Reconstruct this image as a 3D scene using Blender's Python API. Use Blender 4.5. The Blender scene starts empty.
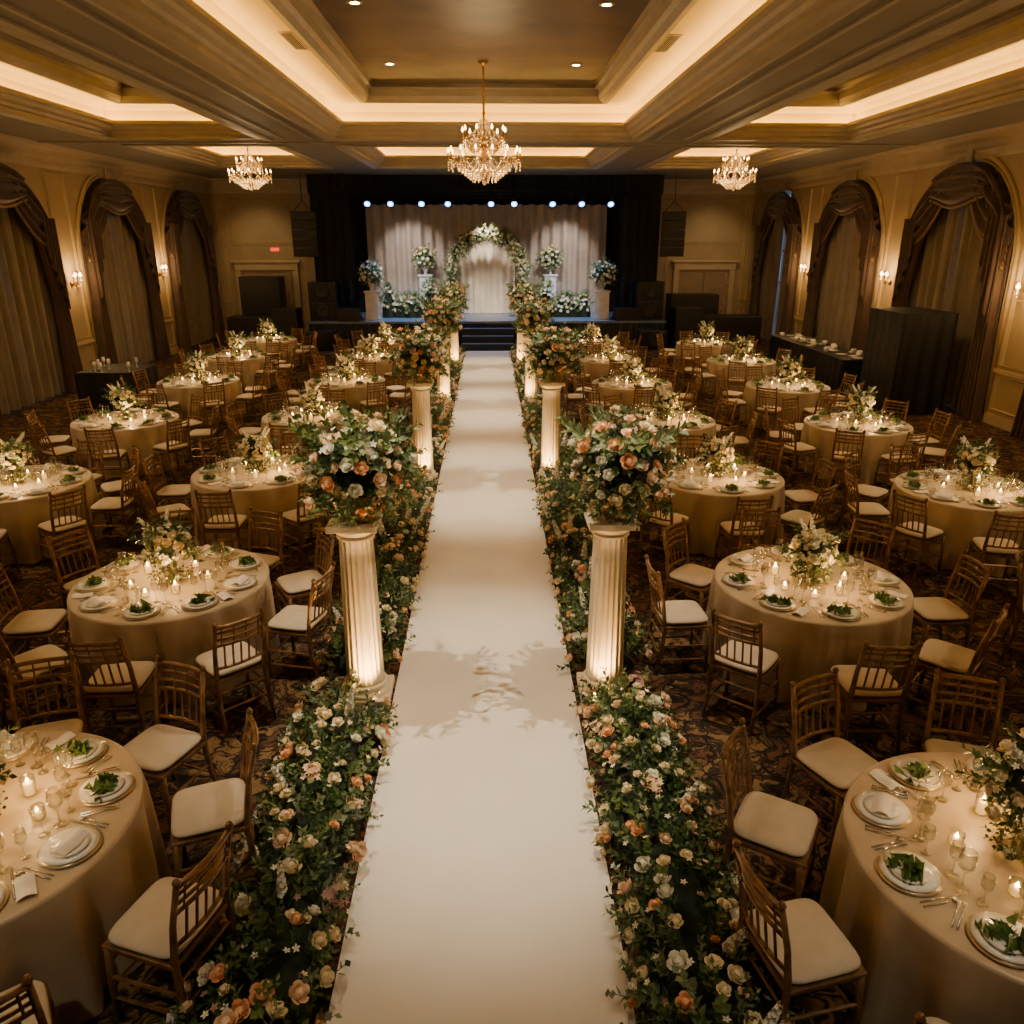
import bpy, math, random
import numpy as np
from mathutils import Vector, Matrix
random.seed(7); rng=np.random.RandomState(7)
SC=bpy.context.scene
pi=math.pi
# ------------------------------------------------------------------ materials
def mk(name,c1,c2=None,scale=8.0,rough=.5,metal=0.0,bump=0.0,emit=None,es=0.0,spec=.5,sheen=0.0,detail=3,bscale=None,sample=False):
    m=bpy.data.materials.new(name); m.use_nodes=True
    nt=m.node_tree; b=nt.nodes['Principled BSDF']
    if c2 is None: c2=tuple(x*.75 for x in c1)
    tc=nt.nodes.new('ShaderNodeTexCoord'); nz=nt.nodes.new('ShaderNodeTexNoise')
    nz.inputs['Scale'].default_value=scale; nz.inputs['Detail'].default_value=detail
    nt.links.new(tc.outputs['Object'],nz.inputs['Vector'])
    cr=nt.nodes.new('ShaderNodeValToRGB')
    cr.color_ramp.elements[0].position=.35; cr.color_ramp.elements[1].position=.65
    cr.color_ramp.elements[0].color=(*c2,1); cr.color_ramp.elements[1].color=(*c1,1)
    nt.links.new(nz.outputs['Fac'],cr.inputs['Fac']); nt.links.new(cr.outputs['Color'],b.inputs['Base Color'])
    b.inputs['Roughness'].default_value=rough; b.inputs['Metallic'].default_value=metal
    b.inputs['Specular IOR Level'].default_value=spec
    if sheen: b.inputs['Sheen Weight'].default_value=sheen
    if emit:
        b.inputs['Emission Color'].default_value=(*emit,1); b.inputs['Emission Strength'].default_value=es
        if not sample: m.cycles.emission_sampling='NONE'
    if bump:
        bn=nt.nodes.new('ShaderNodeBump'); bn.inputs['Strength'].default_value=bump; bn.inputs['Distance'].default_value=.01
        n2=nt.nodes.new('ShaderNodeTexNoise'); n2.inputs['Scale'].default_value=bscale or scale*6
        nt.links.new(tc.outputs['Object'],n2.inputs['Vector'])
        nt.links.new(n2.outputs['Fac'],bn.inputs['Height']); nt.links.new(bn.outputs['Normal'],b.inputs['Normal'])
    return m
def glassmat(name,tint=(.95,.95,.92),fac=.18):
    m=bpy.data.materials.new(name); m.use_nodes=True; nt=m.node_tree; nt.nodes.clear()
    o=nt.nodes.new('ShaderNodeOutputMaterial'); mx=nt.nodes.new('ShaderNodeMixShader')
    t=nt.nodes.new('ShaderNodeBsdfTransparent'); g=nt.nodes.new('ShaderNodeBsdfGlossy')
    lw=nt.nodes.new('ShaderNodeLayerWeight'); lw.inputs['Blend'].default_value=fac
    t.inputs['Color'].default_value=(*tint,1); g.inputs['Roughness'].default_value=.06
    nt.links.new(lw.outputs['Facing'],mx.inputs['Fac']); nt.links.new(t.outputs[0],mx.inputs[1]); nt.links.new(g.outputs[0],mx.inputs[2])
    nt.links.new(mx.outputs[0],o.inputs['Surface']); return m
M={}
M['wall']=mk('wall_plaster',(.37,.275,.15),(.32,.235,.125),1.5,.6,bump=.05)
M['trim']=mk('trim_paint',(.47,.36,.215),(.42,.32,.18),3,.45)
M['ctrim']=mk('ceiling_trim_paint',(.38,.32,.225),(.34,.285,.195),3,.5)
M['soffit']=mk('soffit_paint',(.22,.195,.15),(.19,.17,.13),1.2,.6)
M['cove']=mk('cove_paint',(.84,.62,.20),(.80,.58,.17),2,.7)
M['panel']=mk('ceiling_bronze_panel',(.15,.10,.05),(.085,.056,.027),1.3,.45,bump=.1)
M['led']=mk('cove_led',(1,.8,.4),None,5,.5,emit=(1,.70,.20),es=23,sample=True)
M['runner']=mk('aisle_fabric',(.84,.77,.66),(.80,.73,.62),2.5,.5,bump=.08,bscale=160)
M['cloth']=mk('champagne_satin',(.55,.43,.28),(.47,.36,.23),6,.36,bump=.15,sheen=.3)
M['wood']=mk('gilded_wood',(.31,.17,.07),(.17,.088,.034),14,.28,metal=.35)
M['cushion']=mk('ivory_cushion',(.70,.60,.45),(.64,.54,.39),9,.7,bump=.1)
M['plate']=mk('porcelain',(.87,.84,.77),(.82,.79,.72),6,.15)
M['charger']=mk('gold_rim_charger',(.66,.52,.30),(.58,.45,.25),20,.3,metal=.4)
M['silver']=mk('silver_cutlery',(.7,.66,.6),(.6,.56,.5),20,.25,metal=.9)
M['napkin']=mk('linen_napkin',(.84,.78,.68),(.77,.71,.62),14,.8,bump=.2)
M['salad']=mk('salad_leaf',(.20,.30,.06),(.07,.15,.03),25,.5)
M['glass']=glassmat('clear_glass')
M['wax']=mk('candle_wax',(.9,.72,.42),None,10,.5,emit=(1,.54,.14),es=2.2)  # flame light in the wax is put in as emission
M['flame']=mk('candle_flame',(1,.8,.4),None,5,.5,emit=(1,.62,.22),es=60)
M['bulb']=mk('lamp_bulb',(1,.85,.6),None,5,.5,emit=(1,.62,.2),es=14)
M['down']=mk('downlight_lens',(1,.9,.7),None,5,.5,emit=(1,.8,.5),es=14)
M['blue']=mk('stage_lamp_lens',(.8,.9,1),None,5,.5,emit=(.14,.34,1),es=4.5)
M['bluec']=mk('stage_lamp_core',(.8,.9,1),None,5,.5,emit=(.5,.72,1),es=12)
M['gold']=mk('polished_brass',(.55,.34,.12),(.42,.25,.08),20,.3,metal=.9)
M['crystal']=mk('cut_crystal',(.85,.62,.30),(.6,.42,.2),40,.1,metal=.4,emit=(1,.56,.18),es=.4)  # faint amber glow built into the crystals, which are no lamps
M['stone']=mk('column_plaster',(.80,.69,.50),(.74,.63,.44),4,.5,bump=.05)
M['white']=mk('white_pedestal_paint',(.62,.60,.57),None,4,.4)
M['cream']=mk('rose_cream',(.90,.78,.52),(.86,.71,.42),22,.6)
M['peach']=mk('rose_peach',(.90,.54,.28),(.86,.44,.21),22,.6)
M['blush']=mk('rose_blush',(.90,.69,.46),(.87,.60,.37),22,.6)
M['ivory']=mk('blossom_ivory',(.88,.86,.74),(.82,.79,.62),22,.6)
M['mauve']=mk('hydrangea_dusty',(.48,.28,.22),(.36,.20,.14),22,.6)
M['leafd']=mk('leaf_dark',(.06,.11,.026),(.028,.06,.015),12,.45)
M['leafm']=mk('leaf_mid',(.14,.20,.045),(.08,.13,.03),12,.45)
M['leafe']=mk('leaf_eucalyptus',(.22,.26,.12),(.14,.18,.08),12,.55)
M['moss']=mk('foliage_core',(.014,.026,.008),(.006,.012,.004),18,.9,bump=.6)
M['sheer']=mk('taupe_curtain',(.26,.215,.16),(.22,.18,.13),3,.7,sheen=.3)
M['drape']=mk('brown_velvet',(.08,.042,.024),(.055,.028,.016),3,.6,sheen=.25)
M['fringe']=mk('gold_fringe',(.26,.16,.07),None,30,.6)
M['black']=mk('black_drape',(.006,.008,.014),(.004,.005,.009),3,.8)
M['bcloth']=mk('black_table_linen',(.005,.005,.006),(.003,.003,.004),3,.6)
M['stage']=mk('stage_floor',(.15,.21,.30),(.11,.16,.24),3,.28)
M['skirt']=mk('stage_skirt',(.014,.019,.03),(.01,.013,.02),3,.6)
M['speaker']=mk('speaker_cabinet',(.008,.008,.009),None,10,.45)
M['grille']=mk('speaker_grille',(.018,.018,.021),(.010,.010,.012),120,.45,metal=.4)
M['backdrop']=mk('backdrop_fabric',(.42,.36,.31),(.36,.31,.27),2,.7)
M['backc']=mk('backdrop_centre',(.88,.80,.66),(.84,.76,.62),2,.7)
M['door']=mk('door_wood',(.30,.20,.11),(.24,.155,.08),4,.4)
M['metal']=mk('dark_metal',(.03,.03,.03),None,10,.4,metal=.7)
M['vent']=mk('vent_grille',(.03,.025,.02),None,30,.6)
M['exit']=mk('exit_sign',(.6,.05,.03),None,5,.5,emit=(1,.06,.02),es=1.6)
M['pane']=glassmat('window_pane',(.6,.7,.85),.25)
def carpet():
    m=bpy.data.materials.new('patterned_carpet'); m.use_nodes=True; nt=m.node_tree; b=nt.nodes['Principled BSDF']
    N=nt.nodes.new; L=nt.links.new
    tc=N('ShaderNodeTexCoord'); nz=N('ShaderNodeTexNoise'); nz.inputs['Scale'].default_value=2.4; nz.inputs['Detail'].default_value=3
    L(tc.outputs['Object'],nz.inputs['Vector'])
    vm=N('ShaderNodeVectorMath'); vm.operation='MULTIPLY_ADD'; vm.inputs[1].default_value=(.7,.7,0)
    L(nz.outputs['Color'],vm.inputs[0]); L(tc.outputs['Object'],vm.inputs[2])
    n1=N('ShaderNodeTexNoise'); n1.inputs['Scale'].default_value=3.6; n1.inputs['Detail'].default_value=8; n1.inputs['Roughness'].default_value=.66; n1.inputs['Distortion'].default_value=.5
    L(vm.outputs[0],n1.inputs['Vector'])
    cr=N('ShaderNodeValToRGB'); e=cr.color_ramp.elements
    e[0].position=0; e[0].color=(.022,.016,.011,1); e[1].position=1; e[1].color=(.03,.021,.014,1)
    for p,c in [(.37,(.022,.016,.011)),(.40,(.16,.092,.032)),(.455,(.21,.125,.05)),(.475,(.028,.02,.014)),(.525,(.028,.021,.016)),(.54,(.13,.055,.024)),(.585,(.09,.04,.019)),(.60,(.022,.016,.013)),(.64,(.10,.077,.05)),(.70,(.025,.018,.014))]:
        x=e.new(p); x.color=(*c,1)
    L(n1.outputs['Fac'],cr.inputs['Fac'])
    v=N('ShaderNodeTexVoronoi'); v.feature='DISTANCE_TO_EDGE'; v.inputs['Scale'].default_value=5.0; L(vm.outputs[0],v.inputs['Vector'])
    mr=N('ShaderNodeMapRange'); mr.inputs['From Min'].default_value=.01; mr.inputs['From Max'].default_value=.08; L(v.outputs['Distance'],mr.inputs['Value'])
    mx=N('ShaderNodeMix'); mx.data_type='RGBA'; mx.inputs['A'].default_value=(.011,.008,.006,1)
    L(mr.outputs[0],mx.inputs['Factor']); L(cr.outputs['Color'],mx.inputs['B']); L(mx.outputs['Result'],b.inputs['Base Color'])
    b.inputs['Roughness'].default_value=.95; b.inputs['Specular IOR Level'].default_value=.12
    bp=N('ShaderNodeBump'); bp.inputs['Strength'].default_value=.3; n3=N('ShaderNodeTexNoise'); n3.inputs['Scale'].default_value=90
    L(tc.outputs['Object'],n3.inputs['Vector']); L(n3.outputs['Fac'],bp.inputs['Height']); L(bp.outputs['Normal'],b.inputs['Normal'])
    return m
M['carpet']=carpet()
# ------------------------------------------------------------------ mesh builder
class MB:
    def __init__(s): s.v=[]; s.f=[]; s.m=[]; s.sm=[]; s.n=0; s.mats=[]
    def mi(s,k):
        if k not in s.mats: s.mats.append(k)
        return s.mats.index(k)
    def add(s,vf,mat,smooth=False,R=None,sc=1.0,t=(0,0,0)):
        v,f=vf[0],vf[1]; v=np.asarray(v,dtype=float)*sc
        if R is not None: v=v@np.asarray(R).T
        v=v+np.asarray(t,dtype=float); n=s.n
        s.v.append(v); s.f.extend([tuple(i+n for i in q) for q in f]); s.n+=len(v)
        k=s.mi(mat); s.m.extend([k]*len(f)); s.sm.extend([smooth]*len(f))
    def obj(s,name,loc=(0,0,0),rz=0,parent=None,coll=True):
        me=s.mesh(name); o=bpy.data.objects.new(name,me); SC.collection.objects.link(o); o.location=loc; o.rotation_euler=(0,0,rz)
        if parent: o.parent=parent
        return o
    def mesh(s,name):
        me=bpy.data.meshes.new(name); me.from_pydata(np.concatenate(s.v).tolist(),[],s.f)
        for k in s.mats: me.materials.append(M[k])
        me.polygons.foreach_set('material_index',s.m); me.polygons.foreach_set('use_smooth',s.sm); me.update(); return me
def link(name,me,loc=(0,0,0),rz=0):
    o=bpy.data.objects.new(name,me); SC.collection.objects.link(o); o.location=loc; o.rotation_euler=(0,0,rz); return o
def box(x0,x1,y0,y1,z0,z1):
    v=[(x,y,z) for z in (z0,z1) for y in (y0,y1) for x in (x0,x1)]
    return v,[(0,2,3,1),(4,5,7,6),(0,1,5,4),(2,6,7,3),(0,4,6,2),(1,3,7,5)]
def bbox(x0,x1,y0,y1,z0,z1,b=.01):
    import bmesh
    bm=bmesh.new(); v,f=box(x0,x1,y0,y1,z0,z1); vs=[bm.verts.new(p) for p in v]
    for q in f: bm.faces.new([vs[i] for i in q])
    bmesh.ops.recalc_face_normals(bm,faces=bm.faces)
    bmesh.ops.bevel(bm,geom=list(bm.edges),offset=b,segments=2,affect='EDGES',profile=.5)
    bm.verts.index_update(); r=([tuple(p.co) for p in bm.verts],[tuple(p.index for p in q.verts) for q in bm.faces]); bm.free(); return r
def lathe(prof,n=24,fn=None):
    v=[];f=[]
    for j,(r,z) in enumerate(prof):
        for i in range(n):
            a=2*pi*i/n; rr=r if fn is None else fn(r,z,a)
            v.append((rr*math.cos(a),rr*math.sin(a),z))
    for j in range(len(prof)-1):
        for i in range(n):
            f.append((j*n+i,j*n+(i+1)%n,(j+1)*n+(i+1)%n,(j+1)*n+i))
    if prof[0][0]>1e-4: f.append(tuple(range(n-1,-1,-1)))
    if prof[-1][0]>1e-4: f.append(tuple((len(prof)-1)*n+i for i in range(n)))
    return v,f
def tube(pts,r,n=6,closed=False,phase=0):
    P=[np.array(p,float) for p in pts]; m=len(P); v=[];f=[]; nor=None
    for i in range(m):
        a=P[(i-1)%m] if (closed or i>0) else P[i]; b=P[(i+1)%m] if (closed or i<m-1) else P[i]
        t=b-a; t/=max(np.linalg.norm(t),1e-9)
        if nor is None:
            ref=np.array((0,0,1.)) if abs(t[2])<.9 else np.array((1.,0,0)); nor=np.cross(t,ref)
        nor=nor-t*np.dot(nor,t); nor/=max(np.linalg.norm(nor),1e-9); bi=np.cross(t,nor)
        rr=r[i] if hasattr(r,'__len__') else r
        for k in range(n):
            a_=2*pi*k/n+phase; v.append(P[i]+rr*(math.cos(a_)*nor+math.sin(a_)*bi))
    for i in range(m if closed else m-1):
        j=(i+1)%m
        for k in range(n): f.append((i*n+k,i*n+(k+1)%n,j*n+(k+1)%n,j*n+k))
    if not closed:
        f.append(tuple(range(n-1,-1,-1))); f.append(tuple((m-1)*n+k for k in range(n)))
    return v,f
def grid(fn,nu,nv):
    v=[fn(i/nu,j/nv) for j in range(nv+1) for i in range(nu+1)]
    f=[(j*(nu+1)+i,j*(nu+1)+i+1,(j+1)*(nu+1)+i+1,(j+1)*(nu+1)+i) for j in range(nv) for i in range(nu)]
    return v,f
def Rz(a): c,s=math.cos(a),math.sin(a); return np.array([[c,-s,0],[s,c,0],[0,0,1]])
def Rdir(d,spin=0):
    z=np.array(d,float); z/=np.linalg.norm(z); t=np.array((0,0,1.)) if abs(z[2])<.9 else np.array((1.,0,0))
    x=np.cross(t,z); x/=np.linalg.norm(x); y=np.cross(z,x); c,s=math.cos(spin),math.sin(spin)
    return np.column_stack([x*c+y*s,-x*s+y*c,z])
# ------------------------------------------------------------------ floral bases
def merge(parts):
    v=[];f=[];n=0
    for a,b in parts:
        v+= [tuple(p) for p in a]; f+=[tuple(i+n for i in q) for q in b]; n+=len(a)
    return np.array(v),f
def rose():
    parts=[]
    parts.append(lathe([(.0,-.3),(.4,-.15),(.38,.3),(.24,.58),(0.0,.5)],8))
    for ring,(n,r0,r1,h,sp,cu) in enumerate([(3,.2,.36,.70,1.25,.0),(4,.25,.58,.66,1.0,.06),(5,.3,.86,.46,.82,.16)]):
        for k in range(n):
            a0=2*pi*k/n+ring*.7
            def fn(u,v,a0=a0,r0=r0,r1=r1,h=h,sp=sp,cu=cu):
                uu=u*2-1; w=math.sin(min(1,v*1.1+.25)*pi/2)*(1-.25*v*v)
                r=r0+(r1-r0)*v**.7; z=-.25+(h+.25)*v-cu*v*v-.12*uu*uu*v
                a=a0+uu*sp*w*.9; rr=r*(1-.1*uu*uu)+.03*ring*uu
                return (rr*math.cos(a),rr*math.sin(a),z)
            parts.append(grid(fn,3,3))
    return merge(parts)
def leaf(l=1,w=.35): return [(0,0,0),(-w*.5,.45*l,.06),(0,.5*l,-.02),(w*.5,.45*l,.06),(0,l,-.05)],[(0,2,1),(0,3,2),(1,2,4),(2,3,4)]
def sprig(nl=12,ll=.32,w=.42,droop=.0):
    parts=[tube([(0,0,0),(.02,0,.5),(0,.02,1)],.010,3)]
    for i in range(nl):
        z=.15+.85*i/(nl-1); a=i*2.4; L=ll*(1.1-.5*z)
        v,f=leaf(L,w*L*1.2); v=np.array(v)*np.array((1,1,L)); R=Rz(a)@np.array([[1,0,0],[0,math.cos(.75),-math.sin(.75)],[0,math.sin(.75),math.cos(.75)]])
        parts.append((v@R.T+np.array((0,0,z)),f))
    return merge(parts)
def spike():
    parts=[tube([(0,0,0),(0,0,1)],.012,3)]
    for i in range(26):
        z=.3+.7*i/25; a=i*2.4; r=.10*(1.15-z)+.03
        d=np.array((math.cos(a),math.sin(a),.3)); R=Rdir(d)
        s=.085*(1.3-.8*z)
        c=[(0,0,0)]+[(math.cos(k*2*pi/5)*1,math.sin(k*2*pi/5)*1,.35) for k in range(5)]
        v=np.array(c)*s@R.T+d*r*.6+np.array((0,0,z)); parts.append((v,[(0,1+k,1+(k+1)%5) for k in range(5)]))
    return merge(parts)
def blossom():
    c=[(0,0,.1)];f=[]
    for k in range(5):
        a=k*2*pi/5; n=len(c)
        c+=[(math.cos(a-.5)*.6,math.sin(a-.5)*.6,.3),(math.cos(a)*1,math.sin(a)*1,.35),(math.cos(a+.5)*.6,math.sin(a+.5)*.6,.3)]
        f.append((0,n,n+1,n+2))
    return np.array(c),f
ROSE=rose(); SPRIG=sprig(); SPRIGW=sprig(9,.30,.75); SPIKE=spike(); BLO=blossom()
PAL=['cream','cream','cream','cream','blush','blush','peach','peach','ivory','ivory']
PALW=['ivory','ivory','ivory','cream','cream']
LV=['leafd','leafd','leafm','leafm','leafe']
def ballf(mb,c,r,nr,ns,pal=PAL,rs=.055,sl=.3,squash=1.0,core=True,fill=20):
    c=np.array(c,float)
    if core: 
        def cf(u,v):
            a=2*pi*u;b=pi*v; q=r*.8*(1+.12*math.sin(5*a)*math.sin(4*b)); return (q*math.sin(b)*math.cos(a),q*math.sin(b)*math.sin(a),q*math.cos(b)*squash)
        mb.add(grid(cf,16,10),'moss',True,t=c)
    off=random.random()*6
    for i in range(nr):
        z=1-2*(i+.5)/nr; a=i*2.39996+off; q=math.sqrt(1-z*z); d=np.array((q*math.cos(a),q*math.sin(a),z*squash))+rng.normal(0,.08,3)
        rr=r*random.uniform(1.05,1.32)
        mb.add(ROSE,random.choice(pal),True,Rdir(d+np.array((0,0,.2)),random.random()*6),rs*random.uniform(.7,1.2),c+d*rr)
    for i in range(ns):
        d=rng.normal(0,1,3); d/=np.linalg.norm(d); st=c+d*r*.55*np.array((1,1,squash))
        dd=d+np.array((0,0,-.1))+rng.normal(0,.2,3)
        mb.add(random.choice([SPRIG,SPRIGW,SPRIG]),random.choice(LV),False,Rdir(dd,random.random()*6),sl*random.uniform(.75,1.3),st)
    for i in range(fill):
        d=rng.normal(0,1,3); d/=np.linalg.norm(d)
        mb.add(BLO,random.choice(['ivory','ivory','mauve','cream']),False,Rdir(d,0),rs*.45,c+d*r*random.uniform(1.1,1.4)*np.array((1,1,squash)))
# ------------------------------------------------------------------ chair
def chair():
    mb=MB(); w=.2
    for s in (-1,1):
        mb.add(tube([(s*w,.19,0),(s*w,.19,.22),(s*.19,.18,.44)],[.013,.017,.019],6),'wood',True)
        mb.add(tube([(s*.19,-.25,0),(s*.19,-.20,.22),(s*.185,-.185,.45),(s*.185,-.215,.68),(s*.18,-.27,.92)],[.013,.017,.019,.016,.015],6),'wood',True)
        mb.add(lathe([(0,-.01),(.018,0),(.02,.015),(.012,.03),(0,.035)],6),'wood',True,t=(s*.18,-.272,.92))
        for z in (.14,.27): mb.add(tube([(s*w,.19,z),(s*.19,-.225+.05*z,z)],.009,5),'wood')
    for z,y in ((.2,.19),(.2,-.205),(.34,.19),(.34,-.195)): mb.add(tube([(-.2,y,z),(.2,y,z)],.009,5),'wood')
    mb.add(bbox(-.205,.205,-.2,.205,.425,.455,.008),'wood')
    def bk(z): return -.185-(.03*(z-.45)/.23 if z<.68 else .03+.055*(z-.68)/.24)
    for z,r in ((.905,.016),(.855,.010),(.80,.010),(.745,.012),(.55,.012)):
        mb.add(tube([(-.183,bk(z),z),(-.09,bk(z)-.018,z),(0,bk(z)-.025,z),(.09,bk(z)-.018,z),(.183,bk(z),z)],r,5),'wood',True)
    for x in (-.12,-.06,0,.06,.12):
        c=-.025*(1-(x/.19)**2)
        mb.add(tube([(x,bk(.55)+c,.55),(x,bk(.745)+c,.745)],.0075,5),'wood')
    for x in (-.14,-.047,.047,.14): mb.add(tube([(x,bk(.745)-.015,.745),(x,bk(.905)-.015,.905)],.006,4),'wood')
    def cf(u,v):
        a=2*pi*u; p=v*pi/1.0; ex=.35
        ca,sa=math.cos(a),math.sin(a); sx=abs(ca)**ex*(1 if ca>0 else -1); sy=abs(sa)**ex*(1 if sa>0 else -1)
        q=math.sin(p)**.45 if math.sin(p)>0 else 0
        return (sx*.205*q,sy*.2*q,.487+.032*math.cos(p))
    mb.add(grid(cf,28,8),'cushion',True)
    return mb.mesh('chiavari_chair')
CH=chair()
# ------------------------------------------------------------------ table
TR=.79; TH=.76
def table(seed):
    mb=MB(); ph=[random.random()*6 for _ in range(4)]
    prof=[(0.0,TH),(.3,TH),(TR*.7,TH),(TR-.02,TH),(TR-.004,TH-.006),(TR,TH-.02)]
    for k in range(1,9): prof.append((TR,TH-.02-(TH-.03)*k/8))
    def fn(r,z,a):
        if z>=TH-.021: return r
        d=(TH-z)/TH
        return TR-.005*d+ (.006+.045*d**.7)*math.sin(15*a+ph[0]+.9*math.sin(3*a+ph[1]))+.018*d*math.sin(31*a+ph[2])
    v,f=lathe(prof,120,fn); f=f[:-1] if len(f[-1])>4 else f
    mb.add((v,f),'cloth',True); return mb.mesh('round_banquet_table')
TBL=[table(i) for i in range(3)]
def settings(n):
    mb=MB(); z0=TH+.003; RP=.615
    for k in range(n):
        a=2*pi*k/n; R=Rz(a); 
        def P(r,t,z=0): return R@np.array((r,t,0))+np.array((0,0,z0+z))
        mb.add(lathe([(0,0),(.10,0),(.138,.008),(.14,.011),(.10,.006),(0,.006)],28),'charger',True,t=P(RP,0))
        mb.add(lathe([(0,.008),(.08,.008),(.125,.018),(.128,.021),(.08,.013),(0,.013)],28),'plate',True,t=P(RP,0))
        mb.add(lathe([(0,.014),(.05,.014),(.085,.024),(.087,.027),(.05,.018),(0,.018)],24),'plate',True,t=P(RP,0))
        if k%3!=2:
            for i in range(24):
                v,f=leaf(.07,.045); d=rng.normal(0,.6,3); d[2]=abs(d[2])+.35
                mb.add((v,f),'salad' if i%3 else 'leafm',False,Rdir(d,random.random()*6),random.uniform(.6,1.),P(RP+rng.normal(0,.026),rng.normal(0,.035),.024))
        else:
            mb.add(grid(lambda u,v:((u-.5)*.09,(v-.5)*.16,.03+.022*math.sin(pi*u)+.004*math.sin(9*v)),8,6),'napkin',True,R,1,P(RP,0))
        if k%3==1: mb.add(grid(lambda u,v:((u-.5)*.15,(v-.5)*.08,.01+.014*math.sin(pi*v)+.003*math.sin(8*u)),8,6),'napkin',True,R,1,P(RP+.02,.2))
        for t_,kind in ((-.160,0),(-.182,0),(.155,1),(.178,2)):
            mb.add(tube([P(RP+.06,t_,.004),P(RP-.03,t_,.007),P(RP-.07,t_,.005)],[.005,.0028,.004],5),'silver',True)
            if kind==0:
                for q in (-.006,-.002,.002,.006): mb.add(tube([P(RP-.07,t_+q*.5,.005),P(RP-.115,t_+q,.006)],.0014,4),'silver')
            elif kind==1: mb.add(([P(RP-.07,t_-.007,.004),P(RP-.07,t_+.004,.004),P(RP-.15,t_+.006,.004),P(RP-.17,t_-.005,.004)],[(0,1,2,3)]),'silver')
            else: mb.add(lathe([(0,.0),(.012,.003),(.016,.007)],10),'silver',True,t=P(RP-.095,t_,.001))
        for (r,t_,s) in ((.44,.12,1),(.42,.04,.85),(.45,-.10,.75)):
            mb.add(lathe([(.033,0),(.033,.003),(.005,.008),(.004,.085),(.012,.095),(.034,.125),(.038,.155),(.031,.205),(.029,.205),(.036,.155),(.032,.127),(.0,.10)],14),'glass',True,sc=s,t=P(r,t_))
    return mb.mesh('place_settings')
SET={8:settings(8),9:settings(9)}
CPOS=[(.28,.05),(.06,.29),(-.24,.18),(-.22,-.20),(.06,-.31),(.27,-.18)]
def candles():
    mb=MB()
    for i,(x,y) in enumerate(CPOS):
        t=(x,y,TH+.001); tall=i in (0,3); h=.07 if tall else .034
        mb.add(lathe([(.031,0),(.034,.004),(.036,h+.035),(.034,h+.035),(.031,.006),(0,.005)],18),'glass',True,t=t)
        mb.add(lathe([(0,.006),(.026,.006),(.026,h),(.02,h+.003),(0,h-.004)],16),'wax',True,t=t)
        mb.add(lathe([(0,0),(.007,.008),(.009,.014),(.004,.028),(0,.036)],8),'flame',True,t=(x,y,TH+h+.001))
    return mb.mesh('votive_candles')
CAND=candles()
def centerpiece(seed,tall=.0,r=.14):
    mb=MB(); z=TH+.001
    mb.add(lathe([(.055,0),(.06,.004),(.062,.18+tall),(.058,.18+tall),(.055,.01),(0,.008)],20),'glass',True,t=(0,0,z))
    for i in range(12):
        a=random.random()*6; mb.add(tube([(.03*math.cos(a),.03*math.sin(a),z+.012),(-.035*math.cos(a),-.035*math.sin(a),z+.22+tall)],.004,4),'leafm')
    ballf(mb,(0,0,z+.29+tall),r,46,46,PALW,.046,.18,.85,fill=50)
    for i in range(3):
        a=random.random()*6; d=(math.cos(a)*.8,math.sin(a)*.8,1)
        mb.add(SPIKE,'ivory',False,Rdir(d),.2,np.array((0,0,z+.3+tall))+np.array(d)*.07)
    for i in range(16):
        a=i*.4; mb.add(SPRIGW,random.choice(['leafd','leafm']),False,Rdir((math.cos(a),math.sin(a),.35),a),.11,(.07*math.cos(a),.07*math.sin(a),z+.035))
    for i in range(8):
        a=i*.79+.3; mb.add(ROSE,random.choice(PALW),True,Rdir((math.cos(a)*.5,math.sin(a)*.5,1),a),.032,(.12*math.cos(a),.12*math.sin(a),z+.05))
    return mb.mesh('floral_centerpiece')
CEN=[centerpiece(0),centerpiece(1,.05),centerpiece(2,.08,.19)]
def plight(name,loc,p,col,rad=.05):
    l=bpy.data.lights.new(name,'POINT'); l.energy=p; l.color=col; l.shadow_soft_size=rad
    o=bpy.data.objects.new(name,l); SC.collection.objects.link(o); o.location=loc; return o
def slight(name,loc,tgt,p,ang,col,blend=.7,rad=.08):
    l=bpy.data.lights.new(name,'SPOT'); l.energy=p; l.color=col; l.spot_size=math.radians(ang); l.spot_blend=blend; l.shadow_soft_size=rad
    o=bpy.data.objects.new(name,l); SC.collection.objects.link(o); o.location=loc
    o.rotation_euler=(Vector(tgt)-Vector(loc)).to_track_quat('-Z','Y').to_euler(); return o
WARM=(1,.70,.36); CWARM=(1,.55,.19)
tables=[(2.56,2.86,9,70),(-2.53,3.2,9,23),(2.76,5.95,8,-90),(-2.64,6.12,9,-90),
 (-2.82,9.4,8,None),(-5.55,9.0,9,None),(2.82,9.05,8,None),(5.6,8.45,9,None),
 (-2.84,12.6,8,None),(-5.75,12.4,8,None),(2.85,12.15,8,None),(5.8,11.8,9,None),
 (-2.85,15.9,8,None),(-5.85,16.0,8,None),(2.9,15.5,8,None),(5.9,15.1,8,None),
 (-2.85,19.2,8,None),(-6.1,19.5,8,None),(2.9,18.8,8,None),(6.0,18.4,8,None),
 (-2.85,22.4,8,None),(-6.25,22.8,8,None),(2.9,22.0,8,None),(6.0,21.6,8,None),(-5.6,5.9,8,10),(5.75,5.3,8,10)]
placed=[]
def ok(x,y): return all((x-a)**2+(y-b)**2>.50**2 for a,b in placed) and abs(x)>1.66
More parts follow.
